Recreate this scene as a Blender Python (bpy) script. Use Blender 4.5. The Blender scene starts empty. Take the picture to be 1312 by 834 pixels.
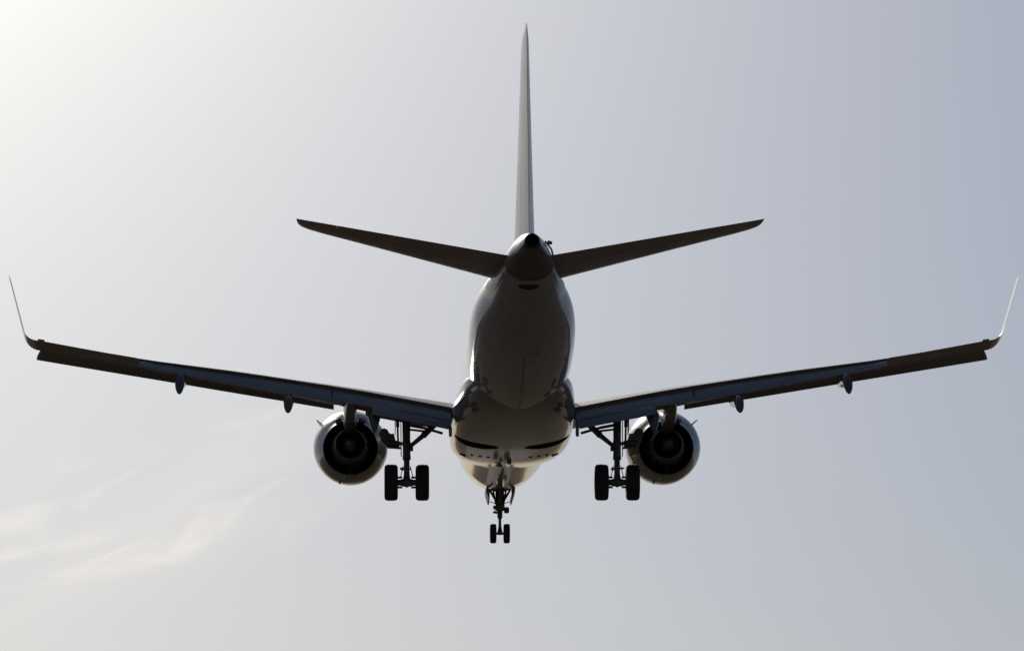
import bpy, bmesh, math, random
import numpy as np
from mathutils import Vector, Matrix, Euler
R = math.radians
random.seed(4)
S = bpy.context.scene
COL = S.collection

# ------------------------------------------------------------------ camera
CAM_ELEV = 10.5
cam = bpy.data.cameras.new('camera')
cam.sensor_width = 36.0
cam.lens = 6562.0 / 1312.0 * 36.0
cam.clip_start = 0.5
cam.clip_end = 90000.0
cam_ob = bpy.data.objects.new('camera', cam)
COL.objects.link(cam_ob)
cam_ob.location = (0, 0, 1.7)
cam_ob.rotation_euler = (R(90 + CAM_ELEV), 0, 0)
S.camera = cam_ob

# ------------------------------------------------------------------ light
SUN_AZ, SUN_EL = R(-11.0), R(23.0)              # azimuth clockwise from +Y, ahead and to the left
SUN = Vector((math.sin(SUN_AZ) * math.cos(SUN_EL), math.cos(SUN_AZ) * math.cos(SUN_EL), math.sin(SUN_EL)))
sun = bpy.data.lights.new('sun', 'SUN')
sun.energy = 2.6
sun.angle = R(0.5)
sun.color = (1.0, 0.93, 0.82)
sun_ob = bpy.data.objects.new('sun', sun)
COL.objects.link(sun_ob)
sun_ob.location = (-40, 150, 90)
sun_ob.rotation_euler = (-SUN).to_track_quat('-Z', 'Y').to_euler()

S.view_settings.view_transform = 'Standard'
S.view_settings.look = 'None'
S.view_settings.exposure = 0.0
S.view_settings.gamma = 1.0
S.view_settings.use_curve_mapping = False
S.cycles.max_bounces = 8

SKY_STRENGTH = 0.05
world = bpy.data.worlds.new('World')
S.world = world
world.use_nodes = True
wt = world.node_tree
for n in list(wt.nodes):
    wt.nodes.remove(n)


class NT:
    """small node-tree writer"""
    def __init__(self, tree):
        self.t = tree

    def n(self, typ, **kw):
        o = self.t.nodes.new(typ)
        for k, v in kw.items():
            setattr(o, k, v)
        return o

    def put(self, sock, v):
        if hasattr(v, 'is_output') or isinstance(v, bpy.types.NodeSocket):
            self.t.links.new(v, sock)
        else:
            sock.default_value = v

    def math(self, op, a, b=None, c=None, clamp=False):
        o = self.n('ShaderNodeMath', operation=op, use_clamp=clamp)
        self.put(o.inputs[0], a)
        if b is not None:
            self.put(o.inputs[1], b)
        if c is not None:
            self.put(o.inputs[2], c)
        return o.outputs[0]

    def mix(self, fac, a, b, blend='MIX'):
        o = self.n('ShaderNodeMix', data_type='RGBA', blend_type=blend)
        self.put(o.inputs[0], fac)
        self.put(o.inputs[6], a)
        self.put(o.inputs[7], b)
        return o.outputs[2]

    def noise(self, vec, scale, detail=4.0, rough=0.55, dist=0.0):
        o = self.n('ShaderNodeTexNoise')
        if vec is not None:
            self.put(o.inputs['Vector'], vec)
        o.inputs['Scale'].default_value = scale
        o.inputs['Detail'].default_value = detail
        o.inputs['Roughness'].default_value = rough
        o.inputs['Distortion'].default_value = dist
        return o.outputs['Fac']

    def maprange(self, v, a, b, c, d, smooth=False):
        o = self.n('ShaderNodeMapRange')
        if smooth:
            o.interpolation_type = 'SMOOTHSTEP'
        self.put(o.inputs[0], v)
        for i, x in enumerate((a, b, c, d)):
            o.inputs[i + 1].default_value = x
        return o.outputs[0]


def build_world():
    w = NT(wt)
    sky = w.n('ShaderNodeTexSky', sky_type='NISHITA')
    sky.sun_disc = False
    sky.sun_elevation = SUN_EL
    sky.sun_rotation = SUN_AZ
    sky.altitude = 0
    sky.air_density = 1.0
    sky.dust_density = 1.0
    sky.ozone_density = 1.0
    tc = w.n('ShaderNodeTexCoord')
    d = tc.outputs['Generated']
    sep = w.n('ShaderNodeSeparateXYZ')
    w.put(sep.inputs[0], d)
    az = w.math('ARCTAN2', sep.outputs[0], sep.outputs[1])
    el = w.math('ARCSINE', sep.outputs[2])
    # thin wisps of high cloud low on the left of the view
    u = w.math('MULTIPLY', az, 57.2958)
    v = w.math('MULTIPLY', el, 57.2958)
    t = w.math('SUBTRACT', v, w.math('MULTIPLY', u, 0.33))            # streaks rise to the right
    cmb = w.n('ShaderNodeCombineXYZ')
    w.put(cmb.inputs[0], w.math('MULTIPLY', u, 0.48))
    w.put(cmb.inputs[1], w.math('MULTIPLY', t, 1.5))
    n1 = w.noise(cmb.outputs[0], 1.1, 7.0, 0.58, 0.6)
    streak = w.maprange(n1, 0.50, 0.72, 0.0, 1.0, True)
    du = w.math('DIVIDE', w.math('ADD', u, 4.3), 2.6)
    dv = w.math('DIVIDE', w.math('SUBTRACT', t, 9.68), 0.8)
    r2 = w.math('ADD', w.math('MULTIPLY', du, du), w.math('MULTIPLY', dv, dv))
    mask = w.math('POWER', 2.71828, w.math('MULTIPLY', r2, -1.0))
    n2 = w.noise(cmb.outputs[0], 0.45, 3.0, 0.5, 0.3)
    soft = w.math('MULTIPLY', w.maprange(n2, 0.35, 0.65, 0.0, 1.0, True), 0.42)
    cloud = w.math('MULTIPLY', w.math('ADD', w.math('MULTIPLY', streak, 0.95), soft), mask)
    # haze: desaturate, and forward scattering that brightens the air towards the sun
    dot = w.n('ShaderNodeVectorMath', operation='DOT_PRODUCT')
    w.put(dot.inputs[0], d)
    dot.inputs[1].default_value = SUN
    ang = w.math('MULTIPLY', w.math('ARCCOSINE', w.math('MINIMUM', dot.outputs['Value'], 0.999999)), 57.2958)
    out = sky.outputs[0]
    bg = w.n('ShaderNodeBackground')
    gm = w.n('ShaderNodeGamma')                    # hazy air evens out the sky a little
    w.put(gm.inputs[0], out)
    gm.inputs[1].default_value = SKY_GAMMA
    tint = w.n('ShaderNodeVectorMath', operation='MULTIPLY')      # the camera's daylight white balance
    w.put(tint.inputs[0], gm.outputs[0])
    tint.inputs[1].default_value = SKY_TINT
    col = tint.outputs[0]
    for (amp, width, c) in AUREOLE:
        g = w.math('MULTIPLY', w.math('POWER', 2.71828, w.math('DIVIDE', ang, -width)), amp)
        cc = w.n('ShaderNodeVectorMath', operation='SCALE')
        cc.inputs[0].default_value = c
        w.put(cc.inputs[3], g)
        ad = w.n('ShaderNodeVectorMath', operation='ADD')
        w.put(ad.inputs[0], col)
        w.put(ad.inputs[1], cc.outputs[0])
        col = ad.outputs[0]
    cl = w.n('ShaderNodeVectorMath', operation='SCALE')
    cl.inputs[0].default_value = CLOUD_COL
    w.put(cl.inputs[3], cloud)
    ad = w.n('ShaderNodeVectorMath', operation='ADD')
    w.put(ad.inputs[0], col)
    w.put(ad.inputs[1], cl.outputs[0])
    w.put(bg.inputs[0], ad.outputs[0])
    bg.inputs[1].default_value = SKY_STRENGTH
    o = w.n('ShaderNodeOutputWorld')
    wt.links.new(bg.outputs[0], o.inputs[0])


SKY_GAMMA = 0.85
SKY_TINT = (0.83, 0.932, 1.205)
AUREOLE = ((93.0, 4.0, (1.0, 0.90, 0.47)), (150.0, 2.2, (0.2, 0.4, 1.0)))
CLOUD_COL = (3.9, 2.9, 1.6)
build_world()


# ------------------------------------------------------------------ materials
def mat(name, base, rough=0.4, metal=0.0, coat=0.0, coat_rough=0.03, var=0.12, var_scale=3.0,
        stretch=(1, 1, 1), second=None, dirt=0.0, bump=0.0, rough_var=0.08, spec=0.5):
    m = bpy.data.materials.new(name)
    m.use_nodes = True
    w = NT(m.node_tree)
    p = m.node_tree.nodes['Principled BSDF']
    tc = w.n('ShaderNodeTexCoord')
    mp = w.n('ShaderNodeMapping')
    w.put(mp.inputs[0], tc.outputs['Object'])
    mp.inputs['Scale'].default_value = stretch
    v = mp.outputs[0]
    n = w.noise(v, var_scale, 6.0, 0.6)
    lo = tuple(c * (1 - var) for c in base) + (1,)
    hi = tuple(min(1, c * (1 + var)) for c in base) + (1,)
    col = w.mix(w.maprange(n, 0.3, 0.7, 0, 1), lo, hi)
    if dirt:
        n2 = w.noise(v, var_scale * 2.3, 8.0, 0.7, 0.4)
        k = w.maprange(n2, 0.52, 0.75, 0.0, dirt, True)
        col = w.mix(k, col, (second or (0.06, 0.045, 0.03)) + (1,))
    w.put(p.inputs['Base Color'], col)
    n3 = w.noise(v, var_scale * 1.7, 4.0)
    w.put(p.inputs['Roughness'], w.maprange(n3, 0.3, 0.7, max(0.02, rough - rough_var), rough + rough_var))
    p.inputs['Metallic'].default_value = metal
    p.inputs['Coat Weight'].default_value = coat
    p.inputs['Coat Roughness'].default_value = coat_rough
    p.inputs['Specular IOR Level'].default_value = spec
    if bump:
        b = w.n('ShaderNodeBump')
        b.inputs['Strength'].default_value = bump
        b.inputs['Distance'].default_value = 0.02
        w.put(b.inputs['Height'], w.noise(v, var_scale * 0.8, 3.0))
        w.put(p.inputs['Normal'], b.outputs[0])
    return m


def fuselage_material():
    """white glossy paint with skin joints, rivet-row dirt and a grimy belly"""
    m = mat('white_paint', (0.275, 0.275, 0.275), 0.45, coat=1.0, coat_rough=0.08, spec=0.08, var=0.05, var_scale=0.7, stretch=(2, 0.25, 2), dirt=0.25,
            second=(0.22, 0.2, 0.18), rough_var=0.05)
    w = NT(m.node_tree)
    p = m.node_tree.nodes['Principled BSDF']
    old = p.inputs['Base Color'].links[0].from_socket
    tc = w.n('ShaderNodeTexCoord')
    sep = w.n('ShaderNodeSeparateXYZ')
    w.put(sep.inputs[0], tc.outputs['Object'])
    fr = w.math('FRACT', w.math('MULTIPLY', w.math('ADD', sep.outputs[1], 30.0), 0.55))
    line = w.math('LESS_THAN', fr, 0.018)
    ang = w.math('ARCTAN2', sep.outputs[0], sep.outputs[2])
    fr2 = w.math('FRACT', w.math('MULTIPLY', w.math('ADD', ang, 4.0), 1.9099))
    line2 = w.math('LESS_THAN', fr2, 0.012)
    ln = w.math('MULTIPLY', w.math('MAXIMUM', line, line2), 0.65)
    c = w.mix(ln, old, (0.12, 0.11, 0.1, 1))
    w.put(p.inputs['Base Color'], c)
    # coat weight falls towards the tail, set to weaken the reflections there
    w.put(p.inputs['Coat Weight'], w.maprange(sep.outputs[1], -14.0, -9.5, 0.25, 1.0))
    return m


M = {}
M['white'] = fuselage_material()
M['fin'] = mat('fin_paint', (0.30, 0.295, 0.29), 0.45, coat=0.35, coat_rough=0.05, spec=0.1, var=0.04, var_scale=0.8, dirt=0.12, second=(0.4, 0.38, 0.36))
M['fairing'] = mat('fairing_paint', (0.125, 0.117, 0.11), 0.5, coat=0.9, coat_rough=0.10, spec=0.05, var=0.1, var_scale=1.2, stretch=(2, 0.4, 2), dirt=0.5, second=(0.12, 0.09, 0.065))
M['wing'] = mat('wing_grey_paint', (0.20, 0.197, 0.193), 0.45, coat=0.1, spec=0.3, coat_rough=0.1, var=0.12, var_scale=1.4, stretch=(1, 0.4, 1), dirt=0.4)
M['flap'] = mat('flap_grey_paint', (0.215, 0.195, 0.17), 0.5, var=0.12, var_scale=2.0, stretch=(0.5, 2, 2), dirt=0.3)
M['track'] = mat('track_fairing_paint', (0.10, 0.093, 0.083), 0.45, coat=0.7, coat_rough=0.05, spec=0.1, var=0.1, var_scale=2.0, dirt=0.3)
M['pylon'] = mat('pylon_paint', (0.085, 0.082, 0.078), 0.45, coat=0.4, coat_rough=0.06, spec=0.1, var=0.3, var_scale=2.5, stretch=(4, 1, 0.4), dirt=0.5)
M['cone'] = mat('dark_tail_cone', (0.13, 0.118, 0.105), 0.6, metal=0.0, spec=0.1, var=0.2, var_scale=2.5, dirt=0.5, second=(0.05, 0.042, 0.035))
M['cove'] = mat('cove_primer', (0.06, 0.06, 0.055), 0.6, var=0.2, var_scale=4.0)
M['winglet'] = mat('winglet_paint', (0.38, 0.38, 0.38), 0.2, coat=0.5, var=0.03, var_scale=1.0)
M['nacelle'] = mat('nacelle_paint', (0.22, 0.22, 0.225), 0.45, coat=0.55, coat_rough=0.09, spec=0.08, var=0.08, var_scale=1.5, dirt=0.3, second=(0.12, 0.1, 0.08))
M['hot'] = mat('heat_stained_metal', (0.13, 0.122, 0.11), 0.5, metal=0.5, var=0.3, var_scale=3.0)
M['soot'] = mat('sooty_metal', (0.19, 0.18, 0.165), 0.6, metal=0.2, var=0.3, var_scale=4.0)
M['tyre'] = mat('tyre_rubber', (0.018, 0.018, 0.019), 0.75, var=0.3, var_scale=6.0, bump=0.2)
M['rim'] = mat('wheel_rim_metal', (0.25, 0.25, 0.25), 0.4, metal=0.6, var=0.2, var_scale=8.0)
M['gear'] = mat('gear_grey_paint', (0.10, 0.10, 0.10), 0.45, var=0.25, var_scale=6.0, dirt=0.5, second=(0.02, 0.017, 0.014))
M['chrome'] = mat('oleo_chrome', (0.55, 0.55, 0.55), 0.15, metal=1.0, var=0.05, var_scale=5.0)
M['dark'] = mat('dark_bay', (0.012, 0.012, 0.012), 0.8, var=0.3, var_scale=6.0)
M['lens'] = mat('lamp_lens', (0.3, 0.3, 0.32), 0.1, coat=1.0, var=0.05, var_scale=5)


def ground_material():
    m = bpy.data.materials.new('dry_ground')
    m.use_nodes = True
    w = NT(m.node_tree)
    p = m.node_tree.nodes['Principled BSDF']
    tc = w.n('ShaderNodeTexCoord')
    v = tc.outputs['Object']
    a = w.noise(v, 0.012, 8.0, 0.6)
    b = w.noise(v, 0.25, 8.0, 0.65)
    c1 = w.mix(w.maprange(a, 0.35, 0.65, 0, 1), (0.135, 0.100, 0.070, 1), (0.085, 0.072, 0.050, 1))
    c2 = w.mix(w.maprange(b, 0.3, 0.7, 0, 0.6), c1, (0.155, 0.118, 0.085, 1))
    sep = w.n('ShaderNodeSeparateXYZ')
    w.put(sep.inputs[0], v)
    edge = w.math('ADD', sep.outputs[1], w.math('MULTIPLY', a, 40.0))
    c2 = w.mix(w.maprange(edge, 330.0, 620.0, 0.0, 1.0), c2, w.mix(b, (0.30, 0.24, 0.18, 1), (0.20, 0.165, 0.125, 1)))  # far ground is paler: haze put into its colour to brighten belly reflections
    w.put(p.inputs['Base Color'], c2)
    p.inputs['Specular IOR Level'].default_value = 0.0
    p.inputs['Roughness'].default_value = 0.85
    bp = w.n('ShaderNodeBump')
    bp.inputs['Strength'].default_value = 0.6
    bp.inputs['Distance'].default_value = 0.3
    w.put(bp.inputs['Height'], b)
    w.put(p.inputs['Normal'], bp.outputs[0])
    return m


# ------------------------------------------------------------------ mesh helpers
class MB:
    def __init__(self):
        self.bm = bmesh.new()
        self.mi = 0

    def loft(self, rings, cap0=True, cap1=True, closed=True):
        bm = self.bm
        vs = [[bm.verts.new(p) for p in r] for r in rings]
        n = len(vs[0])
        rng = n if closed else n - 1
        for a, b in zip(vs[:-1], vs[1:]):
            for i in range(rng):
                j = (i + 1) % n
                f = bm.faces.new((a[i], a[j], b[j], b[i]))
                f.material_index = self.mi
        if cap0:
            f = bm.faces.new(list(reversed(vs[0])))
            f.material_index = self.mi
        if cap1:
            f = bm.faces.new(vs[-1])
            f.material_index = self.mi
        return vs

    def box(self, c, size, rot=(0, 0, 0), bevel=0.0):
        m = Matrix.LocRotScale(Vector(c), Euler(rot), Vector(size))
        before = set(self.bm.faces)
        r = bmesh.ops.create_cube(self.bm, size=1.0, matrix=m)
        if bevel:
            ed = set(e for v in r['verts'] for e in v.link_edges)
            bmesh.ops.bevel(self.bm, geom=list(ed), offset=bevel, segments=2, affect='EDGES', profile=0.5)
        for f in set(self.bm.faces) - before:
            f.material_index = self.mi

    def rod(self, p0, p1, r0, r1=None, n=14, rings=None):
        """round bar; rings = extra (t, r) stations"""
        p0, p1 = Vector(p0), Vector(p1)
        r1 = r0 if r1 is None else r1
        ax = (p1 - p0).normalized()
        up = Vector((0, 0, 1)) if abs(ax.z) < 0.9 else Vector((0, 1, 0))
        a = ax.cross(up).normalized()
        b = ax.cross(a)
        st = rings or [(0, r0), (1, r1)]
        rr = []
        for t, r in st:
            c = p0.lerp(p1, t)
            rr.append([c + (a * math.cos(q) + b * math.sin(q)) * r for q in (2 * math.pi * i / n for i in range(n))])
        self.loft(rr)

    def lathe_x(self, c, prof, n=40):
        """closed profile [(x, r)] turned about the X axis through c"""
        rings = []
        for i in range(n):
            q = 2 * math.pi * i / n
            rings.append([(c[0] + x, c[1] + r * math.cos(q), c[2] + r * math.sin(q)) for x, r in prof])
        rings.append(rings[0])
        bm = self.bm
        vs = [[bm.verts.new(p) for p in r] for r in rings[:-1]]
        vs.append(vs[0])
        k = len(prof)
        for a, b in zip(vs[:-1], vs[1:]):
            for i in range(k):
                j = (i + 1) % k
                f = bm.faces.new((a[i], a[j], b[j], b[i]))
                f.material_index = self.mi

    def build(self, name, mats, parent=None, angle=35, smooth=True):
        bmesh.ops.recalc_face_normals(self.bm, faces=self.bm.faces[:])
        me = bpy.data.meshes.new(name)
        self.bm.to_mesh(me)
        self.bm.free()
        for m in (mats if isinstance(mats, (list, tuple)) else [mats]):
            me.materials.append(m)
        if smooth:
            me.polygons.foreach_set('use_smooth', [True] * len(me.polygons))
            me.set_sharp_from_angle(angle=R(angle))
        o = bpy.data.objects.new(name, me)
        COL.objects.link(o)
        if parent is not None:
            o.parent = parent
        return o


def pchip(xs, ys, x):
    xs = np.array(xs, float)
    ys = np.array(ys, float)
    if xs[0] > xs[-1]:
        xs, ys = xs[::-1], ys[::-1]
    h = np.diff(xs)
    dl = np.diff(ys) / h
    m = np.zeros_like(ys)
    for i in range(1, len(xs) - 1):
        if dl[i - 1] * dl[i] > 0:
            w1 = 2 * h[i] + h[i - 1]
            w2 = h[i] + 2 * h[i - 1]
            m[i] = (w1 + w2) / (w1 / dl[i - 1] + w2 / dl[i])
    m[0], m[-1] = dl[0], dl[-1]
    i = int(np.clip(np.searchsorted(xs, x) - 1, 0, len(h) - 1))
    t = (x - xs[i]) / h[i]
    return float((2 * t**3 - 3 * t**2 + 1) * ys[i] + (t**3 - 2 * t**2 + t) * h[i] * m[i]
                 + (-2 * t**3 + 3 * t**2) * ys[i + 1] + (t**3 - t**2) * h[i] * m[i + 1])


def table(rows):
    """rows of (key, a, b, ...) -> function key -> tuple, smooth between the rows"""
    ks = [r[0] for r in rows]
    cols = list(zip(*[r[1:] for r in rows]))
    return lambda k: tuple(pchip(ks, c, k) for c in cols)


def superring(y, hw, zt, zb, zc=None, n=48, e=2.0, xc=0.0):
    zc = (zt + zb) / 2 if zc is None else zc
    out = []
    for i in range(n):
        q = 2 * math.pi * i / n
        c, s = math.cos(q), math.sin(q)
        x = hw * math.copysign(abs(c) ** (2 / e), c)
        hz = (zt - zc) if s > 0 else (zc - zb)
        z = zc + hz * math.copysign(abs(s) ** (2 / e), s)
        out.append((xc + x, y, z))
    return out


def foil(x, t, m=0.015):
    yt = 5 * t * (0.2969 * math.sqrt(max(x, 0)) - 0.126 * x - 0.3516 * x * x + 0.2843 * x**3 - 0.1036 * x**4)
    yc = m * 4 * x * (1 - x)
    return yc + yt, yc - yt


def foil_ring(le, te, t, m=0.012, x0=0.0, x1=1.0, n=18, up=Vector((0, 0, 1)), te_thick=0.004):
    """closed airfoil ring between chord fractions x0..x1 of the chord le->te"""
    le, te = Vector(le), Vector(te)
    ch = te - le
    c = ch.length
    d = ch / c
    nrm = (up - d * up.dot(d)).normalized()
    xs = [x0 + (x1 - x0) * 0.5 * (1 - math.cos(math.pi * i / n)) for i in range(n + 1)]
    U, L = [], []
    for x in xs:
        a, b = foil(x, t, m)
        e = te_thick * x / c * 0.5
        U.append(le + d * (x * c) + nrm * ((a + e) * c))
        L.append(le + d * (x * c) + nrm * ((b - e) * c))
    ring = list(reversed(U)) + (L[1:] if x0 == 0 else L)
    return ring


# ------------------------------------------------------------------ the ground
def build_ground():
    mb = MB()
    rings = []
    for r in (60.0, 300.0, 1500.0, 8000.0, 40000.0):
        rings.append([(r * math.cos(q), r * math.sin(q), 0.0) for q in (2 * math.pi * i / 64 for i in range(64))])
    mb.loft(rings, cap0=True, cap1=False)
    o = mb.build('ground', ground_material(), smooth=False)
    for p in o.data.polygons:
        if p.normal.z < 0:
            p.flip()
    o['kind'] = 'structure'


build_ground()


def build_runway():
    ang = R(1.6)
    ux, uy = -math.sin(ang), math.cos(ang)              # along the landing direction

    def quad(mb, d0, d1, x0, x1, z):
        pts = [(d0, x0), (d0, x1), (d1, x1), (d1, x0)]
        mb.bm.faces.new([mb.bm.verts.new((ux * d + uy * x, 148 + uy * d - ux * x, z)) for d, x in pts])
    mb = MB()
    quad(mb, 330, 3000, -23, 23, 0.004)
    o = mb.build('runway', mat('runway_concrete', (0.27, 0.24, 0.21), 0.85, var=0.15, var_scale=0.05, spec=0.05), None, smooth=False)
    o['kind'] = 'structure'


build_runway()

# ------------------------------------------------------------------ the airliner
plane = bpy.data.objects.new('airplane', None)
COL.objects.link(plane)
plane.location = (-0.0114, 147.807, 27.316)
Mrot = Matrix.Rotation(R(1.6), 3, 'Z') @ Matrix.Rotation(R(2.3), 3, 'X') @ Matrix.Rotation(R(-0.3), 3, 'Y')
plane.rotation_euler = Mrot.to_euler()
plane['label'] = 'white twin-engine jet airliner flying away overhead in hazy sky, flaps and landing gear down'
plane['category'] = 'airplane'

# local frame: X to the right wing, Y to the nose, Z up; origin over the main gear at mid-height of the cabin tube
# ---- fuselage
FUS = table([
    (17.13, 0.02, -0.53, -0.57), (17.0, 0.25, -0.28, -0.78), (16.7, 0.48, -0.08, -0.98), (16.1, 0.80, 0.32, -1.22),
    (15.1, 1.12, 0.92, -1.44), (14.1, 1.33, 1.36, -1.56), (13.0, 1.44, 1.57, -1.63), (11.6, 1.505, 1.67, -1.675),
    (9.0, 1.505, 1.675, -1.675), (0.0, 1.505, 1.675, -1.675), (-6.0, 1.505, 1.675, -1.675), (-8.0, 1.50, 1.675, -1.60),
    (-10.0, 1.465, 1.675, -1.33), (-11.0, 1.42, 1.675, -1.11), (-12.0, 1.33, 1.675, -0.87), (-13.0, 1.16, 1.68, -0.58), (-14.0, 0.96, 1.69, -0.27),
    (-15.0, 0.83, 1.72, 0.04), (-16.0, 0.72, 1.75, 0.36), (-17.0, 0.565, 1.735, 0.66), (-18.0, 0.375, 1.585, 0.865), (-18.7, 0.25, 1.465, 0.985), (-19.0, 0.203, 1.405, 1.03)])
# height of the widest point between belly (0) and crown (1), and squareness of the upper half
FUS_SHAPE = table([(17.2, 0.5, 2.05), (-9.0, 0.5, 2.05), (-11.0, 0.49, 2.05), (-12.0, 0.46, 2.1), (-13.0, 0.40, 2.15), (-14.0, 0.36, 2.05), (-15.0, 0.38, 1.95), (-16.0, 0.40, 1.82), (-17.0, 0.38, 1.75), (-18.0, 0.39, 1.75), (-18.7, 0.45, 1.9), (-19.0, 0.5, 2.0)])


def fus_ring(y, n=72):
    hw, zt, zb = FUS(y)
    k, eu = FUS_SHAPE(y)
    zc = zb + (zt - zb) * k
    out = []
    for i in range(n):
        q = 2 * math.pi * i / n
        c, sn = math.cos(q), math.sin(q)
        e = eu if sn > 0 else 2.05
        out.append((hw * math.copysign(abs(c) ** (2 / e), c), y, zc + (zt - zc if sn > 0 else zc - zb) * math.copysign(abs(sn) ** (2 / e), sn)))
    return out


def fus_bottom(y, x):
    hw, zt, zb = FUS(y)
    zc = zb + (zt - zb) * FUS_SHAPE(y)[0]
    return zc - (zc - zb) * math.sqrt(max(0, 1 - (x / hw) ** 2))



def build_fuselage():
    mb = MB()
    ys = [17.13, 17.06, 16.9, 16.7, 16.4, 16.1, 15.6] + list(np.arange(15.1, 11.5, -0.5)) + list(np.arange(11.5, -6, -1.0)) + list(np.arange(-6, -16.4, -0.4)) + list(np.arange(-16.4, -18.95, -0.15)) + [-19.0]
    rings = [fus_ring(y) for y in ys]
    mb.loft(rings, cap1=False)
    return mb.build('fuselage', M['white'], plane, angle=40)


fus = build_fuselage()


def tail_details():
    # auxiliary power unit exhaust at the tip of the tail cone
    mb = MB()
    prof = [(-18.8, 0.205), (-19.0, 0.203), (-19.12, 0.19), (-19.12, 0.165), (-18.9, 0.16), (-18.6, 0.15)]
    rings = [[(r * math.cos(q), y, 1.22 + 0.02 * (19 + y) + r * 0.96 * math.sin(q)) for q in (2 * math.pi * i / 28 for i in range(28))] for y, r in prof]
    mb.loft(rings, cap0=False)
    mb.build('exhaust_pipe', M['dark'], fus)
    mb = MB()
    # lower half of the cone: darker shell wrapped under the painted hull, a full ring at its end
    rr = []
    for y in np.linspace(-16.6, -18.98, 22):
        y = float(y)
        hw, zt, zb = FUS(y)
        zc = zb + (zt - zb) * FUS_SHAPE(y)[0]
        rr.append(superring(y, hw + 0.006, zc - 0.02, zb - 0.006, zc - 0.06, n=48, e=2.05))
    mb.loft(rr, cap1=False)
    mb.build('tail_cone', M['cone'], fus)
    # cooling slot and intake lip under the tail cone
    def under(y, x, off=0.0):
        return (x, y, fus_bottom(y, x) - off)
    mb = MB()
    rings = []
    for i in range(13):
        x = -0.27 + 0.54 * i / 12
        k = 0.13 * math.sqrt(max(0.02, 1 - (x / 0.285) ** 2))
        rings.append([under(-16.25 + k, x, -0.03), under(-16.25 + k, x, 0.012), under(-16.25 - k, x, 0.012), under(-16.25 - k, x, -0.03)])
    mb.loft(rings)
    mb.build('air_outlet', M['dark'], fus)
    # open inlet door on the right shoulder
    mb = MB()
    mb.rod((0.65, -16.45, 1.16), (0.59, -16.5, 1.40), 0.024)
    mb.rod((0.59, -16.5, 1.40), (0.42, -16.55, 1.61), 0.024)
    mb.box((0.54, -16.6, 1.56), (0.13, 0.22, 0.09), (0.2, 0.3, 0), 0.02)
    mb.build('inlet_door', M['gear'], fus)
    # belly antennas and drain masts
    def blade(x, y, h, c, name, m):
        z = under(y, x)[2] + 0.02
        b = MB()
        b.loft([foil_ring((x, y + c / 2, z), (x, y - c / 2, z), 0.16, 0, n=8, up=Vector((1, 0, 0))),
                foil_ring((x, y + c / 4 - h * 0.3, z - h), (x, y - c / 2.2 - h * 0.3, z - h), 0.16, 0, n=8, up=Vector((1, 0, 0)))])
        b.build(name, m, fus)
    blade(0.0, -9.5, 0.22, 0.35, 'antenna', M['white'])
    blade(0.0, 9.3, 0.30, 0.4, 'antenna', M['white'])
    blade(0.35, -12.3, 0.14, 0.14, 'drain_mast', M['gear'])
    # keel joint strip along the belly
    mb = MB()
    rings = []
    for i in range(24):
        y = -6.9 - 5.2 * i / 23
        a, b = under(y, -0.028), under(y, 0.028)
        rings.append([(a[0], y, a[2] + 0.02), (a[0], y, a[2] - 0.006), (b[0], y, b[2] - 0.006), (b[0], y, b[2] + 0.02)])
    mb.loft(rings)
    mb.build('keel_strip', M['fairing'], fus)


tail_details()

# ---- wing to body fairing with open wheel wells
FAIR = table([                              # half-width, top, bottom, height of the widest point
    (-7.9, 1.02, -0.45, -1.54, -0.80), (-7.2, 1.27, -0.35, -1.65, -0.76), (-6.0, 1.51, -0.25, -1.73, -0.76), (-4.0, 1.67, -0.10, -1.79, -0.85),
    (-1.3, 1.78, 0.05, -1.83, -1.02), (0.5, 1.79, 0.10, -1.84, -1.12), (2.0, 1.79, 0.10, -1.83, -1.15), (3.0, 1.78, 0.10, -1.82, -1.15), (4.0, 1.75, 0.1, -1.795, -1.15),
    (5.6, 1.60, 0.0, -1.725, -1.12), (7.0, 1.30, -0.4, -1.62, -1.10), (7.8, 1.0, -0.8, -1.57, -1.10)])


def fair_ring(y, n=72):
    hw, zt, zb, zc = FAIR(y)
    out = []
    for i in range(n):
        q = 2 * math.pi * i / n
        c, sn = math.cos(q), math.sin(q)
        e = 2.0 if sn > 0 else 2.7
        out.append((hw * math.copysign(abs(c) ** (2 / e), c), y, zc + (zt - zc if sn > 0 else zc - zb) * math.copysign(abs(sn) ** (2 / e), sn)))
    return out


def fair_bottom(x, y):
    hw, zt, zb, zc = FAIR(y)
    return zc - (zc - zb) * (max(0, 1 - abs(x / hw) ** 2.7)) ** (1 / 2.7)


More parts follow.
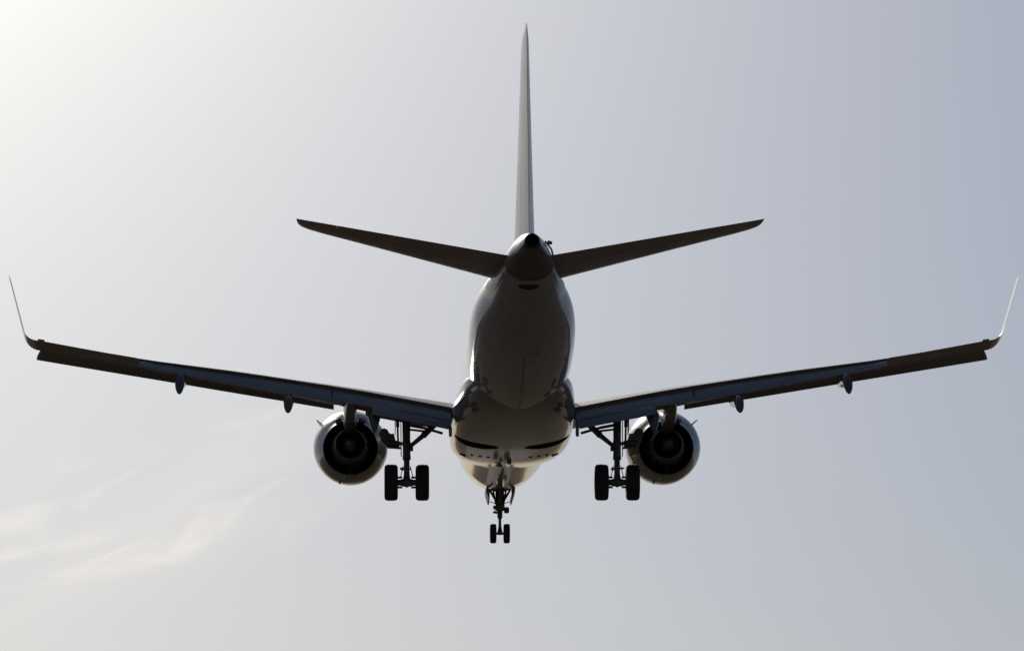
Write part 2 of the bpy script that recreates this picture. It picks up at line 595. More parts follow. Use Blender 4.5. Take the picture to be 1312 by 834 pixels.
def build_fairing():
    mb = MB()
    ys = np.linspace(-7.9, 7.8, 44)
    mb.loft([fair_ring(float(y)) for y in ys])
    o = mb.build('belly_fairing', [M['fairing'], M['dark']], fus, angle=40)
    # cut the two open wheel wells
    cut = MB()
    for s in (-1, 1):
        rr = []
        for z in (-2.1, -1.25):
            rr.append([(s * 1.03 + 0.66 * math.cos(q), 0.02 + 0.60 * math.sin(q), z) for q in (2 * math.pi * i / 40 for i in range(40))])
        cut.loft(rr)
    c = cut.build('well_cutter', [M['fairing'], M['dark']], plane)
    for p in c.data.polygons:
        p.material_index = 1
    md = o.modifiers.new('wells', 'BOOLEAN')
    md.operation = 'DIFFERENCE'
    md.object = c
    md.solver = 'EXACT'
    bpy.context.view_layer.update()
    dg = bpy.context.evaluated_depsgraph_get()
    dg.update()
    me = bpy.data.meshes.new_from_object(o.evaluated_get(dg))
    o.modifiers.clear()
    me.set_sharp_from_angle(angle=R(30))
    o.data = me
    bpy.data.objects.remove(c)
    # bay liner, so that the opening looks into a dark bay and not into the hull
    # small vents and a beacon under the fairing
    zf = fair_bottom
    for s in (-1, 1):
        for x in (0.62, 0.86, 1.10):
            v = MB()
            v.box((s * x, 2.6, zf(x, 2.6) + 0.005), (0.11, 0.24, 0.03), (0, s * 0.06, 0), 0.01)
            v.build('vent', M['dark'], o)
        v = MB()
        v.box((s * 1.38, 3.2, zf(1.38, 3.2) + 0.0), (0.20, 0.34, 0.03), (0, -s * 0.42, 0), 0.01)
        v.build('vent', M['dark'], o)
    v = MB()
    v.loft([superring(0, r, 0, 0) if False else [(0.02 + r * math.cos(q), 3.6 + 1.3 * r * math.sin(q), z) for q in (2 * math.pi * i / 20 for i in range(20))]
            for z, r in ((-1.76, 0.075), (-1.86, 0.07), (-1.90, 0.05), (-1.915, 0.02))])
    v.build('beacon', M['soot'], o)
    v = MB()
    z = -1.80
    v.loft([foil_ring((-0.18, 4.0, z), (-0.18, 3.6, z), 0.14, 0, n=8, up=Vector((1, 0, 0))), foil_ring((-0.18, 3.80, z - 0.10), (-0.18, 3.62, z - 0.10), 0.14, 0, n=8, up=Vector((1, 0, 0)))])
    v.build('antenna', M['fairing'], o)


build_fairing()

# ---- wings.  clean wing: rows of X, leading edge Y Z, end of the fixed upper skin Y Z, thickness
WING = table([
    (1.0, 4.25, -0.70, -1.32, -0.96, 0.116), (1.79, 3.88, -0.60, -1.30, -0.82, 0.116), (3.5, 3.02, -0.38, -1.26, -0.49, 0.116), (5.24, 2.15, -0.16, -1.22, -0.18, 0.118),
    (8.0, 0.70, 0.14, -1.85, 0.155, 0.112), (10.8, -0.75, 0.42, -2.48, 0.45, 0.108), (13.73, -2.15, 0.76, -3.30, 0.87, 0.105)])
# leading edge of the slats, run out and drooped
SLAT = table([(1.8, 4.33, -0.80), (3.5, 3.52, -0.575), (5.24, 2.66, -0.36), (8.0, 1.18, -0.08), (10.8, -0.34, 0.20), (13.85, -1.72, 0.545)])
XE = 0.84                                             # the fixed upper skin ends at this fraction of the full chord in the flap span


def wing_chord(x):
    """leading edge and clean trailing edge at span x; the upper skin passes through the table's end point at XE"""
    yl, zl, ye, ze, t = WING(x)
    xe = XE if x < 10.8 else 1.0
    c = (yl - ye) / xe
    yte = yl - c
    zu = foil(xe, t)[0] * c if xe < 1 else 0.0
    zte = zl + (ze - zu - zl) / xe
    return Vector((x, yl, zl)), Vector((x, yte, zte)), t


def wing_ring_flapspan(s, x):
    le, te, t = wing_chord(x)
    ch = te - le
    c = ch.length
    d = ch / c
    nrm = Vector((0, 0, 1)) - d * d.z
    nrm.normalize()
    n = 20
    up = []
    for i in range(n + 1):
        q = XE * 0.5 * (1 - math.cos(math.pi * i / n))
        up.append(le + d * q * c + nrm * foil(q, t)[0] * c)
    lo = []
    xl = 0.70
    for i in range(1, n + 1):
        q = xl * 0.5 * (1 - math.cos(math.pi * i / n))
        lo.append(le + d * q * c + nrm * foil(q, t)[1] * c)
    cove = []
    for q in (0.70, 0.735, 0.78, XE):
        a = foil(q, t)[0] * c
        b = foil(q, t)[1] * c
        k = {0.70: 0.35, 0.735: 0.75, 0.78: 0.86}.get(q, None)
        z = b + (a - b) * k if k else a - 0.022
        cove.append(le + d * q * c + nrm * z)
    ring = list(reversed(up)) + lo + cove
    return [(s * p.x, p.y, p.z) for p in ring]


def mirror(s, ring):
    return [(s * p[0], p[1], p[2]) for p in ring]


WL_BASE = 13.73


def build_wing(s):
    mb = MB()
    xs = [1.0, 1.79, 2.6, 3.5, 4.4, 5.24, 6.2, 7.2, 8.2, 9.3, 10.3, 10.8]
    mb.loft([wing_ring_flapspan(s, x) for x in xs])
    xo = [10.802, 11.5, 12.3, 13.1, 13.73]
    rr = []
    for x in xo:
        le, te, t = wing_chord(x)
        rr.append(mirror(s, foil_ring(le, te, t, n=20)))
    mb.loft(rr)
    w = mb.build('wing', M['wing'], plane, angle=30)

    # blended winglet: the section rolls up along an arc, then a straight blade
    mb = MB()
    le0, te0, t0 = wing_chord(WL_BASE)
    path = []                                          # (dx, dz, roll)
    th = [0, 12, 25, 38, 50, 62, 71, 76.3]
    rad = 0.42
    px_, pz_ = 0.0, 0.0
    prev = None
    base_roll = 9.0
    for k, a in enumerate(th):
        a2 = base_roll + a * (76.3 - base_roll) / 76.3
        if prev is not None:
            da = R(a2 - prev)
            am = R((a2 + prev) / 2)
            px_ += rad * da * math.cos(am)
            pz_ += rad * da * math.sin(am)
        path.append((px_, pz_, a2))
        prev = a2
    top = 1.72
    a = R(76.3)
    ln = (top - pz_) / math.sin(a)
    for k in (0.15, 0.4, 0.7, 0.92, 0.98, 1.0):
        path.append((px_ + ln * k * math.cos(a), pz_ + ln * k * math.sin(a), 76.3))
    rr = []
    tot = path[-1][1]
    for i, (dx, dz, rl) in enumerate(path):
        k = dz / tot
        yl = le0.y - 0.06 * min(1, i / 7) - 1.30 * k - (0.10 if i == len(path) - 1 else 0) - (0.03 if i == len(path) - 2 else 0)
        yt = te0.y - 0.02 - 1.05 * k
        t = t0 + (0.05 - t0) * min(1, i / 7)
        zl = le0.z + dz
        zt = te0.z + dz
        u = Vector((-math.sin(R(rl)), 0, math.cos(R(rl))))
        rr.append(mirror(s, foil_ring((WL_BASE + 0.002 + dx, yl, zl), (WL_BASE + 0.002 + dx, yt, zt), t, n=14, up=u)))
    mb.loft(rr)
    # navigation light fairing at the tip trailing edge
    wl = mb.build('winglet', M['winglet'], w, angle=40)
    b = MB()
    b.box((s * 13.55, te0.y + 0.02, te0.z - 0.005), (0.20, 0.16, 0.05), (0, -s * 0.15, 0), 0.02)
    b.build('tip_light', M['wing'], w)

    # aileron: a slightly drooped panel shows as a joint on the fixed outer wing
    mb = MB()
    rr = []
    for x in (10.85, 11.8, 12.8, 13.55):
        le, te, t = wing_chord(x)
        c = (te - le).length
        a = foil(0.74, t)[0] * c
        h = le.lerp(te, 0.74) + Vector((0, 0, 0.002))
        te2 = te + Vector((0, -0.02, 0.004))
        th_ = (foil(0.74, t)[0] - foil(0.74, t)[1]) * c
        q = th_ / 2 + 0.006
        zc = (foil(0.74, t)[0] + foil(0.74, t)[1]) / 2 * c
        rr.append(mirror(s, [h + Vector((0, 0, zc + q)), h + Vector((0, 0, zc - q)), te2 + Vector((0, 0, -0.006)), te2 + Vector((0, 0, 0.006))]))
    mb.loft(rr)
    mb.build('aileron', M['wing'], w)

    # flaps
    def flap(rows, name, t, m=0.03, n=12):
        """rows: x, leading edge (y,z), trailing edge (y,z)"""
        mbf = MB()
        rr = []
        f = table([(r[0],) + r[1:] for r in rows])
        x0, x1 = rows[0][0], rows[-1][0]
        for i in range(9):
            x = x0 + (x1 - x0) * i / 8
            y0, z0, y1, z1 = f(x)
            rr.append(mirror(s, foil_ring((x, y0, z0), (x, y1, z1), t, m, n=n)))
        mbf.loft(rr)
        return mbf.build(name, M['flap'], w, angle=30)

    def lead(x, dy, dz):
        yl, zl, ye, ze, t = WING(x)
        return ye + dy, ze + dz
    a0 = lead(5.27, 0.22, -0.10)
    am = lead(8.0, 0.20, -0.085)
    a1 = lead(10.77, 0.16, -0.07)
    flap([(5.27, *a0, -1.92, -0.735), (8.0, *am, -2.36, -0.28), (10.77, *a1, -2.88, 0.165)], 'flap', 0.13)
    b0 = lead(1.86, 0.28, -0.12)
    bm_ = lead(3.5, 0.26, -0.12)
    b1 = lead(5.21, 0.24, -0.11)
    flap([(1.86, *b0, -1.98, -1.27), (3.5, *bm_, -1.97, -0.97), (5.21, *b1, -1.93, -0.73)], 'flap', 0.14)
    flap([(1.88, -1.86, -1.27, -2.32, -1.575), (4.09, -1.86, -0.845, -2.36, -1.155)], 'aft_flap', 0.15, 0.02)

    # flap root end plate
    b = MB()
    b.box((s * 1.845, -1.85, -1.38), (0.06, 0.7, 0.42), (R(28), 0, 0), 0.02)
    b.box((s * 1.83, -2.1, -1.62), (0.09, 0.3, 0.26), (R(20), 0, 0), 0.03)
    b.build('flap_end_plate', M['flap'], w)

    # slats, run forward and drooped
    def slat(x0, x1, tip_cut=0.0):
        m2 = MB()
        rr = []
        for i in range(7):
            x = x0 + (x1 - x0) * i / 6
            le, te, t = wing_chord(x)
            c = (te - le).length
            tey = le.y - 0.06
            tez = le.z + foil(0.03, t)[0] * c + 0.03
            ley, lez = SLAT(x)
            cs = math.hypot(tey - ley, tez - lez)
            cut = tip_cut if i == 6 else 0.0
            p = [(0.0, 0.0), (0.02, 0.055), (0.10, 0.105), (0.25, 0.125), (0.5, 0.10), (0.75, 0.06), (1.0, 0.012), (1.0, 0.0), (0.75, 0.02), (0.5, 0.03), (0.3, 0.0), (0.2, -0.06), (0.12, -0.095), (0.03, -0.05)]
            d = Vector((0, tey - ley, tez - lez)).normalized()
            nn = Vector((0, -d.z, d.y)) * -1
            if nn.z < 0:
                nn = -nn
            ring = []
            for (a, b_) in p:
                q = Vector((x + cut * a, ley, lez)) + d * (a * cs) + nn * (b_ * cs * 1.25)
                ring.append(q)
            rr.append(mirror(s, ring))
        m2.loft(rr)
        m2.build('slat', M['wing'], w, angle=40)
    slat(2.3, 4.28)
    slat(5.22, 7.95)
    slat(7.953, 10.8)
    slat(10.803, 13.78, -0.22)

    # flap track fairings
    def track(pts, x, name='flap_track_fairing'):
        """pts: y, z, half-width, half-height"""
        m2 = MB()
        rr = []
        f = table([(i,) + p for i, p in enumerate(pts)])
        nseg = (len(pts) - 1) * 4
        for i in range(nseg + 1):
            k = i * (len(pts) - 1) / nseg
            y, z, hw, hh = f(k)
            rr.append([(s * x + hw * math.cos(q), y + 0.25 * hh * math.sin(q), z + hh * math.sin(q)) for q in (2 * math.pi * j / 20 for j in range(20))])
        m2.loft(rr)
        m2.build(name, M['track'], w, angle=50)
    track([(0.1, 0.12, 0.02, 0.02), (-0.5, -0.02, 0.10, 0.12), (-1.4, -0.10, 0.135, 0.16), (-2.1, -0.12, 0.14, 0.17), (-2.6, -0.18, 0.145, 0.20), (-2.9, -0.35, 0.135, 0.21), (-3.1, -0.53, 0.095, 0.13), (-3.2, -0.64, 0.03, 0.05)], 9.6)
    track([(1.3, -0.22, 0.02, 0.02), (0.4, -0.44, 0.11, 0.13), (-0.6, -0.58, 0.145, 0.17), (-1.4, -0.64, 0.145, 0.18), (-2.0, -0.71, 0.145, 0.21), (-2.38, -0.86, 0.135, 0.22), (-2.64, -1.02, 0.095, 0.14), (-2.76, -1.12, 0.03, 0.05)], 6.5)
    track([(0.8, -0.62, 0.05, 0.05), (0.0, -0.78, 0.14, 0.14), (-0.9, -0.95, 0.18, 0.18), (-1.7, -1.12, 0.19, 0.20), (-2.25, -1.38, 0.14, 0.17), (-2.62, -1.70, 0.045, 0.06)], 4.03)
    return w


wings = [build_wing(-1), build_wing(1)]


# ---- engines
def build_engine(s):
    X = s * 4.73
    zc = table([(7.2, -1.13), (5.2, -1.21), (4.4, -1.30), (3.6, -1.415), (2.4, -1.40)])

    def rings(prof, n=56, zoff=None):
        out = []
        for y, r in prof:
            z = zc(y)[0] if zoff is None else zoff
            out.append([(X + r * math.cos(q), y, z + r * math.sin(q)) for q in (2 * math.pi * i / n for i in range(n))])
        return out
    mb = MB()
    outer = table([(7.15, 0.84), (7.10, 0.91), (6.9, 0.98), (6.4, 1.06), (5.8, 1.11), (5.2, 1.122), (4.6, 1.07), (4.1, 0.965), (3.6, 0.825)])
    prof = [(7.0, 0.78), (7.1, 0.80)] + [(float(y), outer(float(y))[0]) for y in np.linspace(7.15, 3.6, 26)]
    mb.loft(rings(prof), cap0=False, cap1=False)
    mb.mi = 1
    inner = [(3.6, 0.825), (3.605, 0.80), (3.9, 0.80), (4.5, 0.80), (5.2, 0.76), (6.2, 0.72), (7.0, 0.78)]
    mb.loft(rings(inner), cap0=False, cap1=False)
    bmesh.ops.remove_doubles(mb.bm, verts=mb.bm.verts[:], dist=0.0005)
    mb.loft(rings([(5.25, 0.78), (5.28, 0.70), (5.28, 0.05)]), cap0=False)     # dark bulkhead of guide vanes
    e = mb.build('engine', [M['nacelle'], M['soot']], plane, angle=40)
    # core cowl and nozzle
    b = MB()
    b.loft(rings([(5.2, 0.66), (4.4, 0.64), (3.8, 0.585), (3.3, 0.505), (2.95, 0.445), (2.95, 0.425), (3.3, 0.43), (3.9, 0.42)], 40, -1.38), cap0=False)
    b.build('core_nozzle', M['hot'], e)
    b = MB()
    b.loft(rings([(3.9, 0.30), (3.4, 0.27), (3.0, 0.20), (2.7, 0.11), (2.5, 0.02)], 32, -1.38))
    b.build('exhaust_plug', M['hot'], e)
    # fan-duct bifurcation below the core
    b = MB()
    b.box((X, 4.2, -1.38 - 0.69), (0.16, 1.1, 0.26), (0, 0, 0), 0.03)
    b.build('lower_strut', M['dark'], e)
    # nacelle strake
    b = MB()
    q = R(38)
    base = Vector((X + s * math.cos(q) * 1.07, 5.4, -1.2 + math.sin(q) * 1.07))
    o = Vector((s * math.cos(q), 0, math.sin(q)))
    up = Vector((-s * math.sin(q), 0, math.cos(q)))
    prof = [(0.55, 0.0), (0.1, 0.16), (-0.35, 0.25), (-0.45, 0.23), (-0.45, 0.0)]
    b.loft([[base + Vector((0, y, 0)) + o * h + up * k for y, h in prof] for k in (-0.012, 0.012)])
    b.build('nacelle_strake', M['nacelle'], e)
    # latch beam and drain at the bottom lip
    b = MB()
    b.box((X, 3.72, -1.415 - 0.865), (0.36, 0.42, 0.05), (R(-13), 0, 0), 0.015)
    b.build('latch_beam', M['rim'], e)
    b = MB()
    b.rod((X - 0.32, 4.7, -1.25 - 1.02), (X - 0.33, 4.62, -1.25 - 1.13), 0.035, 0.02)
    b.build('drain_mast', M['gear'], e)
    # pylon
    b = MB()
    f = table([(6.4, 0.05, -0.14, -0.5), (5.4, 0.15, -0.04, -0.7), (4.2, 0.19, 0.00, -0.95), (3.4, 0.20, -0.03, -1.02), (2.6, 0.20, -0.12, -1.06),
               (1.8, 0.20, -0.18, -1.02), (0.9, 0.17, -0.25, -0.86), (0.0, 0.11, -0.32, -0.68), (-0.7, 0.03, -0.36, -0.50)])
    rr = []
    for y in np.linspace(6.4, -0.7, 24):
        hw, zt, zb = f(float(y))
        rr.append(superring(float(y), hw, zt, zb, n=28, e=3.2, xc=X))
    b.loft(rr)
    b.build('pylon', M['pylon'], e, angle=45)
    # nozzle shoulder bumps beside the pylon
    for k in (-1, 1):
        b = MB()
        b.box((X + k * 0.36, 3.75, -1.37 + 0.80), (0.22, 0.5, 0.14), (R(6), k * R(20), 0), 0.05)
        b.build('hinge_fairing', M['nacelle'], e)
    return e


engines = [build_engine(-1), build_engine(1)]


# ---- tail
def build_tail():
    def fin_pts(z):
        k = (z - 1.2) / (7.05 - 1.2)
        return -11.3 - 4.95 * k, -17.35 - 0.98 * k
    mb = MB()
    rr = []
    H = 0.66
    for z in (1.2, 2.0, 3.2, 4.4, 5.6, 6.4, 6.8, 6.97, 7.05):
        l, t_ = fin_pts(z)
        cut = {6.8: 0.06, 6.97: 0.22, 7.05: 0.55}.get(z, 0)
        t = 0.097 - 0.012 * (z - 1.2) / 5.85
        if cut > 0.3:
            t *= 0.55
        elif cut > 0.1:
            t *= 0.85
        xo = -0.02 - 0.07 * (z - 1.2) / 5.85
        rr.append(foil_ring((xo, l - cut, z), (xo, t_, z), t, 0.0, x1=H, n=18, up=Vector((1, 0, 0))))
    mb.loft(rr)
    f = mb.build('tail_fin', M['fin'], plane, angle=35)
    mb = MB()
    rr = []
    for z in (1.62, 2.4, 3.2, 4.4, 5.6, 6.4, 6.8, 6.97, 7.05):
        l, t_ = fin_pts(z)
        cut = {6.8: 0.06, 6.97: 0.22, 7.05: 0.55}.get(z, 0)
        t = 0.097 - 0.012 * (z - 1.2) / 5.85
        if cut > 0.3:
            t *= 0.55
        elif cut > 0.1:
            t *= 0.85
        xo = -0.02 - 0.07 * (z - 1.2) / 5.85
        rr.append(foil_ring((xo, l - cut, z), (xo, t_, z), t * 0.985, 0.0, x0=H + 0.006, n=10, up=Vector((1, 0, 0)), te_thick=0.008))
    mb.loft(rr)
    mb.build('rudder', M['fin'], f, angle=35)

    def tp(x):
        k = (x - 0.5) / 5.5
        return Vector((x, -13.55 - 3.2 * k, 1.05 + 0.91 * k)), Vector((x, -16.8 - 1.2 * k, 1.175 + 0.775 * k)), 0.105 - 0.02 * k
    for s in (-1, 1):
        mb = MB()
        rr = []
        for x in (0.2, 0.7, 1.6, 2.6, 3.6, 4.4, 5.0):
            l, t_, th = tp(x)
            rr.append(mirror(s, foil_ring(l, t_, th, -0.006, x1=0.70, n=16)))
        mb.loft(rr)
        rr = []
        for x, cl, ct, tk in ((5.002, 0, 0, 1), (5.4, 0, 0, 1), (5.75, 0.04, 0, 0.95), (5.92, 0.16, 0, 0.85), (6.01, 0.38, 0.0, 0.7), (6.05, 0.85, 0.02, 0.4)):
            l, t_, th = tp(x)
            l = l.lerp(t_, cl / 1.3)
            rr.append(mirror(s, foil_ring(l, t_ - Vector((0, ct, 0)), th * tk, -0.006, n=16)))
        mb.loft(rr)
        h = mb.build('tailplane', M['wing'], plane, angle=35)
        mb = MB()
        rr = []
        for x in (0.56, 1.6, 2.6, 3.6, 4.4, 4.997):
            l, t_, th = tp(x)
            hinge = l.lerp(t_, 0.70)
            d = t_ - hinge
            rot = Matrix.Rotation(R(-0.25), 3, 'X')
            l2 = hinge + rot @ (l - hinge)
            t2 = hinge + rot @ (t_ - hinge)
            rr.append(mirror(s, foil_ring(l2, t2, th * 0.97, -0.006, x0=0.706, n=8)))
        mb.loft(rr)
        mb.build('elevator', M['wing'], h, angle=35)
        # root seal plate on the hull side
        b = MB()
        rr = []
        for y, hw, z0, z1 in ((-13.3, 0.02, 0.82, 0.90), (-13.6, 0.06, 0.60, 1.02), (-14.3, 0.085, 0.50, 1.06), (-15.2, 0.085, 0.58, 1.08), (-16.2, 0.06, 0.74, 1.10), (-16.6, 0.02, 0.95, 1.05)):
            xx = FUS(y)[0] - 0.05
            rr.append([(s * (xx + hw * math.cos(q)), y, (z0 + z1) / 2 + (z1 - z0) / 2 * math.sin(q)) for q in (2 * math.pi * j / 20 for j in range(20))])
        b.loft(rr)
        b.build('root_seal', M['white'], h)


build_tail()


# ---- landing gear
def wheel_mesh(mb, c, rt, wt_, rr):
    h = wt_ / 2
    mb.mi = 0
    mb.lathe_x(c, [(-h * 0.62, rr), (-h * 0.92, rr * 1.15), (-h, (rr + rt) / 2), (-h * 0.97, rt * 0.88), (-h * 0.80, rt * 0.965), (-h * 0.5, rt * 0.995), (-h * 0.34, rt), (-h * 0.31, rt * 0.985), (-h * 0.27, rt * 0.985), (-h * 0.24, rt),
                   (h * 0.24, rt), (h * 0.27, rt * 0.985), (h * 0.31, rt * 0.985), (h * 0.34, rt), (h * 0.5, rt * 0.995), (h * 0.80, rt * 0.965), (h * 0.97, rt * 0.88), (h, (rr + rt) / 2), (h * 0.92, rr * 1.15), (h * 0.62, rr)], n=56)
    mb.mi = 1
    mb.lathe_x(c, [(-h * 0.62, rr * 1.02), (-h * 0.40, rr * 0.85), (-h * 0.35, 0.35 * rr), (-h * 0.55, 0.3 * rr), (-h * 0.55, 0.01), (h * 0.55, 0.01), (h * 0.55, 0.3 * rr), (h * 0.35, 0.35 * rr), (h * 0.40, rr * 0.85), (h * 0.62, rr * 1.02)], n=40)
    mb.mi = 0


def build_main_gear(s):
    X = s * 3.075
    mb = MB()
    # shock strut: cylinder, collar, chrome piston, fork, axle
    mb.rod((s * 3.09, 0.0, -0.75), (X, 0.0, -2.20), 0.11, rings=[(0, 0.15), (0.18, 0.14), (0.20, 0.118), (0.62, 0.112), (0.64, 0.128), (0.70, 0.128), (0.72, 0.112), (0.90, 0.112), (0.92, 0.12), (1.0, 0.118)], n=20)
    mb.rod((X, 0.0, -2.20), (X, 0.0, -2.72), 0.085, n=18)
    mb.rod((X, 0, -2.62), (X, 0, -3.00), 0.105, rings=[(0, 0.088), (0.25, 0.10), (0.8, 0.11), (1, 0.04)], n=18)
    mb.rod((X - 0.62, 0, -2.862), (X + 0.62, 0, -2.862), 0.06, rings=[(0, 0.05), (0.14, 0.05), (0.16, 0.10), (0.34, 0.09), (0.42, 0.12), (0.58, 0.12), (0.66, 0.09), (0.84, 0.10), (0.86, 0.05), (1, 0.05)], n=16)
    for k in (-1, 1):                                    # brake pistons and hose clips
        for dz in (-0.14, 0.15):
            mb.rod((X + k * 0.13, 0.0, -2.862 + dz), (X + k * 0.30, 0.0, -2.862 + dz), 0.032, n=10)
        mb.rod((X + k * 0.19, -0.02, -2.72), (X + k * 0.10, -0.06, -2.38), 0.012, n=8)
    mb.rod((X - s * 0.13, -0.05, -2.47), (X + s * 0.20, -0.05, -2.45), 0.028, n=10)
    mb.rod((X - 0.16, -0.04, -2.44), (X - 0.10, -0.04, -2.50), 0.05, n=10)
    g = mb.build('main_landing_gear', M['gear'], plane, angle=40)
    for k in (-1, 1):
        w = MB()
        wheel_mesh(w, (X + k * 0.455, 0, -2.862), 0.53, 0.395, 0.27)
        w.build('wheel', [M['tyre'], M['rim']], g, angle=40)
    # torque links at the back of the leg
    b = MB()
    b.loft([[(X - 0.10, -0.10, -2.12), (X + 0.10, -0.10, -2.12), (X + 0.10, -0.14, -2.12), (X - 0.10, -0.14, -2.12)],
            [(X - 0.04, -0.34, -2.42), (X + 0.04, -0.34, -2.42), (X + 0.04, -0.38, -2.42), (X - 0.04, -0.38, -2.42)],
            [(X - 0.09, -0.10, -2.72), (X + 0.09, -0.10, -2.72), (X + 0.09, -0.14, -2.72), (X - 0.09, -0.14, -2.72)]])
    b.build('torque_link', M['gear'], g)
    # side brace to the inner wing, with its lock links
    b = MB()
    b.rod((X - s * 0.10, 0, -1.80), (s * 2.52, 0.02, -1.42), 0.075, rings=[(0, 0.09), (0.08, 0.06), (0.8, 0.075), (0.86, 0.10), (1, 0.09)])
    b.rod((s * 2.54, 0.02, -1.43), (s * 2.26, 0.05, -1.16), 0.095, 0.085)
    b.box((X - s * 0.13, 0, -1.86), (0.12, 0.16, 0.16), (0, 0, 0), 0.03)
    b.build('side_brace', M['gear'], g)
    b = MB()
    b.rod((X - s * 0.10, 0.05, -1.30), (s * 2.45, 0.05, -1.36), 0.033)
    b.rod((X - s * 0.10, 0.0, -1.18), (s * 2.60, 0.0, -1.25), 0.045)
    b.rod((s * 2.60, 0.0, -1.25), (s * 2.02, 0.05, -1.41), 0.04)
    b.build('lock_link', M['gear'], g)
    # retraction actuator and hydraulic lines on the outer side
    b = MB()
    b.rod((X + s * 0.27, -0.02, -0.9), (X + s * 0.25, 0.0, -1.72), 0.045, rings=[(0, 0.05), (0.4, 0.05), (0.42, 0.03), (1, 0.03)])
    b.rod((X + s * 0.17, 0.05, -0.9), (X + s * 0.16, 0.02, -2.1), 0.014, n=8)
    b.rod((X - s * 0.03, -0.12, -1.0), (X - s * 0.06, -0.13, -2.2), 0.013, n=8)
    b.rod((X + s * 0.14, 0.04, -1.72), (X + s * 0.62, 0.10, -1.68), 0.055, 0.07)
    b.rod((X + s * 0.16, 0.0, -1.85), (X + s * 0.55, 0.08, -1.80), 0.035, 0.05)
    b.build('actuator', M['gear'], g)
    # leg door: rounded panel standing out from the leg on the outer side
    b = MB()
    outline = [(0.24, -1.88), (0.60, -1.80), (0.76, -1.62), (0.82, -1.42), (0.78, -1.28), (0.68, -1.24), (0.58, -1.29), (0.53, -1.39), (0.47, -1.42), (0.40, -1.41), (0.37, -1.50), (0.34, -1.62), (0.22, -1.64)]
    b.loft([[(X + s * (dx - 0.02), y + 0.35 * (dx - 0.3), z + 0.01) for dx, z in outline] for y in (0.10, 0.135)])
    b.build('leg_door', M['gear'], g, angle=30)
    # fixed leg door, edge on beside the strut
    b = MB()
    b.loft([[(X + s * (0.335 + d), y, z) for y, z in ((0.45, -0.85), (-0.40, -0.95), (-0.30, -1.35), (0.28, -1.45))] for d in (-0.012, 0.012)])
    b.build('strut_door', M['wing'], g)
    return g


gears = [build_main_gear(-1), build_main_gear(1)]


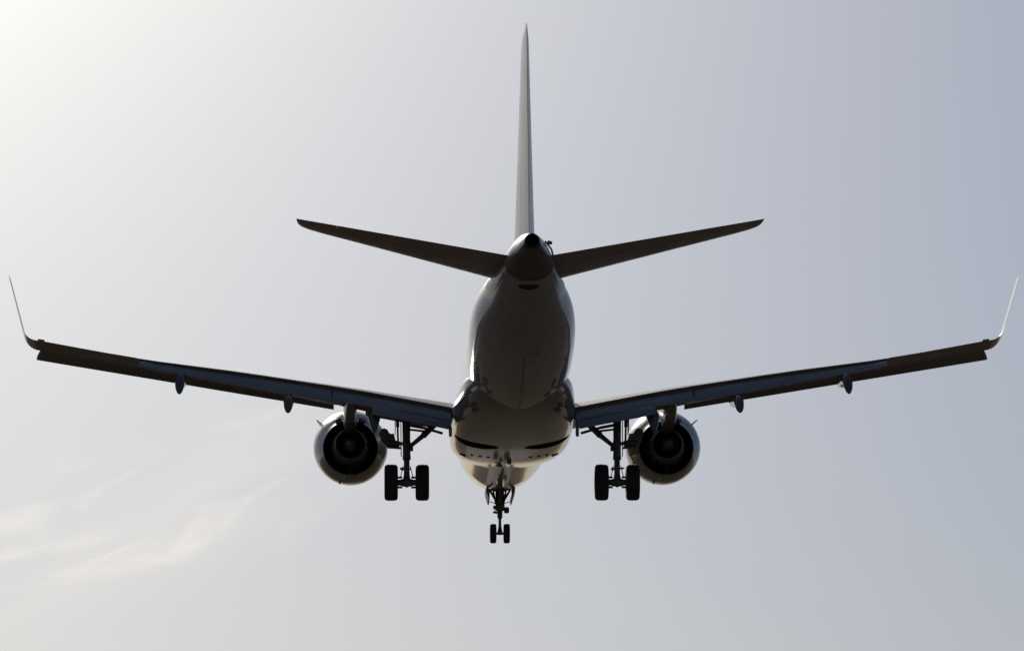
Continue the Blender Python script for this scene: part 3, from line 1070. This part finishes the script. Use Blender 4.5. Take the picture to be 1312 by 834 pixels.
def build_nose_gear():
    Y = 13.83
    X = 0.0
    mb = MB()
    mb.rod((X, Y, -1.35), (X, Y, -2.20), 0.13, rings=[(0, 0.14), (0.5, 0.14), (0.52, 0.13), (0.78, 0.13), (0.8, 0.16), (1, 0.15)], n=18)
    mb.rod((X, Y, -2.20), (X, Y, -2.47), 0.085, rings=[(0, 0.1), (0.2, 0.08), (0.7, 0.085), (1, 0.06)], n=18)
    mb.rod((X, Y, -2.45), (X, Y, -2.80), 0.045, n=16)
    mb.rod((X, Y, -2.72), (X, Y, -2.98), 0.06, rings=[(0, 0.05), (0.5, 0.075), (0.85, 0.09), (1, 0.04)], n=16)
    mb.rod((X - 0.27, Y, -2.935), (X + 0.27, Y, -2.935), 0.04, n=14)
    # braces running up into the bay
    for k in (-1, 1):
        mb.rod((X + k * 0.09, Y - 0.05, -1.95), (X + k * 0.33, Y - 0.15, -1.55), 0.035, n=10)
        mb.rod((X + k * 0.10, Y, -2.12), (X + k * 0.20, Y + 0.3, -1.55), 0.03, n=10)
    mb.rod((X, Y - 0.1, -2.0), (X, Y - 1.1, -1.5), 0.06, n=12)
    mb.box((X - 0.16, Y - 0.05, -2.10), (0.11, 0.16, 0.12), (0, 0, 0), 0.03)
    mb.box((X - 0.15, Y - 0.05, -2.26), (0.14, 0.12, 0.07), (0, 0.2, 0), 0.02)
    mb.rod((X - 0.12, Y, -1.75), (X + 0.12, Y, -1.75), 0.05, n=12)
    g = mb.build('nose_landing_gear', M['gear'], plane, angle=40)
    for k in (-1, 1):
        w = MB()
        wheel_mesh(w, (X + k * 0.215, Y, -2.935), 0.312, 0.205, 0.15)
        w.build('wheel', [M['tyre'], M['rim']], g, angle=40)
    b = MB()
    b.box((X + 0.215, Y - 0.02, -2.19), (0.17, 0.14, 0.20), (0, 0, 0), 0.05)
    b.rod((X + 0.215, Y + 0.04, -2.19), (X + 0.215, Y + 0.10, -2.19), 0.08, n=16)
    b.build('taxi_light', M['gear'], g)
    b = MB()
    b.loft([[(X - 0.06, Y - 0.08, -2.25), (X + 0.06, Y - 0.08, -2.25), (X + 0.06, Y - 0.11, -2.25), (X - 0.06, Y - 0.11, -2.25)],
            [(X - 0.03, Y - 0.24, -2.53), (X + 0.03, Y - 0.24, -2.53), (X + 0.03, Y - 0.27, -2.53), (X - 0.03, Y - 0.27, -2.53)],
            [(X - 0.05, Y - 0.08, -2.80), (X + 0.05, Y - 0.08, -2.80), (X + 0.05, Y - 0.11, -2.80), (X - 0.05, Y - 0.11, -2.80)]])
    b.build('torque_link', M['gear'], g)
    # two bay doors hanging open, with their rods
    for k in (-1, 1):
        b = MB()
        rr = []
        for y, z0, z1 in ((Y - 1.15, -1.52, -1.66), (Y - 1.0, -1.52, -1.88), (Y - 0.3, -1.50, -1.99), (Y + 0.5, -1.42, -1.97), (Y + 0.95, -1.36, -1.75)):
            x = k * 0.43
            rr.append([(x, y, z0), (x + k * 0.03, y, (z0 + z1) / 2), (x - k * 0.05, y, z1), (x - k * 0.085, y, z1), (x - k * 0.02, y, (z0 + z1) / 2), (x - k * 0.05, y, z0)])
        b.loft(rr)
        b.build('bay_door', M['gear'], g, angle=30)
        b = MB()
        b.rod((k * 0.40, Y - 0.1, -1.90), (k * 0.10, Y - 0.05, -1.99), 0.013, n=8)
        b.build('door_rod', M['gear'], g)
    # dark bay opening
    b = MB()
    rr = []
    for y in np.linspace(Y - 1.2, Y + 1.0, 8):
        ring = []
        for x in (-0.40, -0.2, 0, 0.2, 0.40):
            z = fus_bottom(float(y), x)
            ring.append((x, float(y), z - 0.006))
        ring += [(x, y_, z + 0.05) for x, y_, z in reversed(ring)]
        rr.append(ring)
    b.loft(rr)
    b.build('gear_bay', M['dark'], fus)
    return g


build_nose_gear()
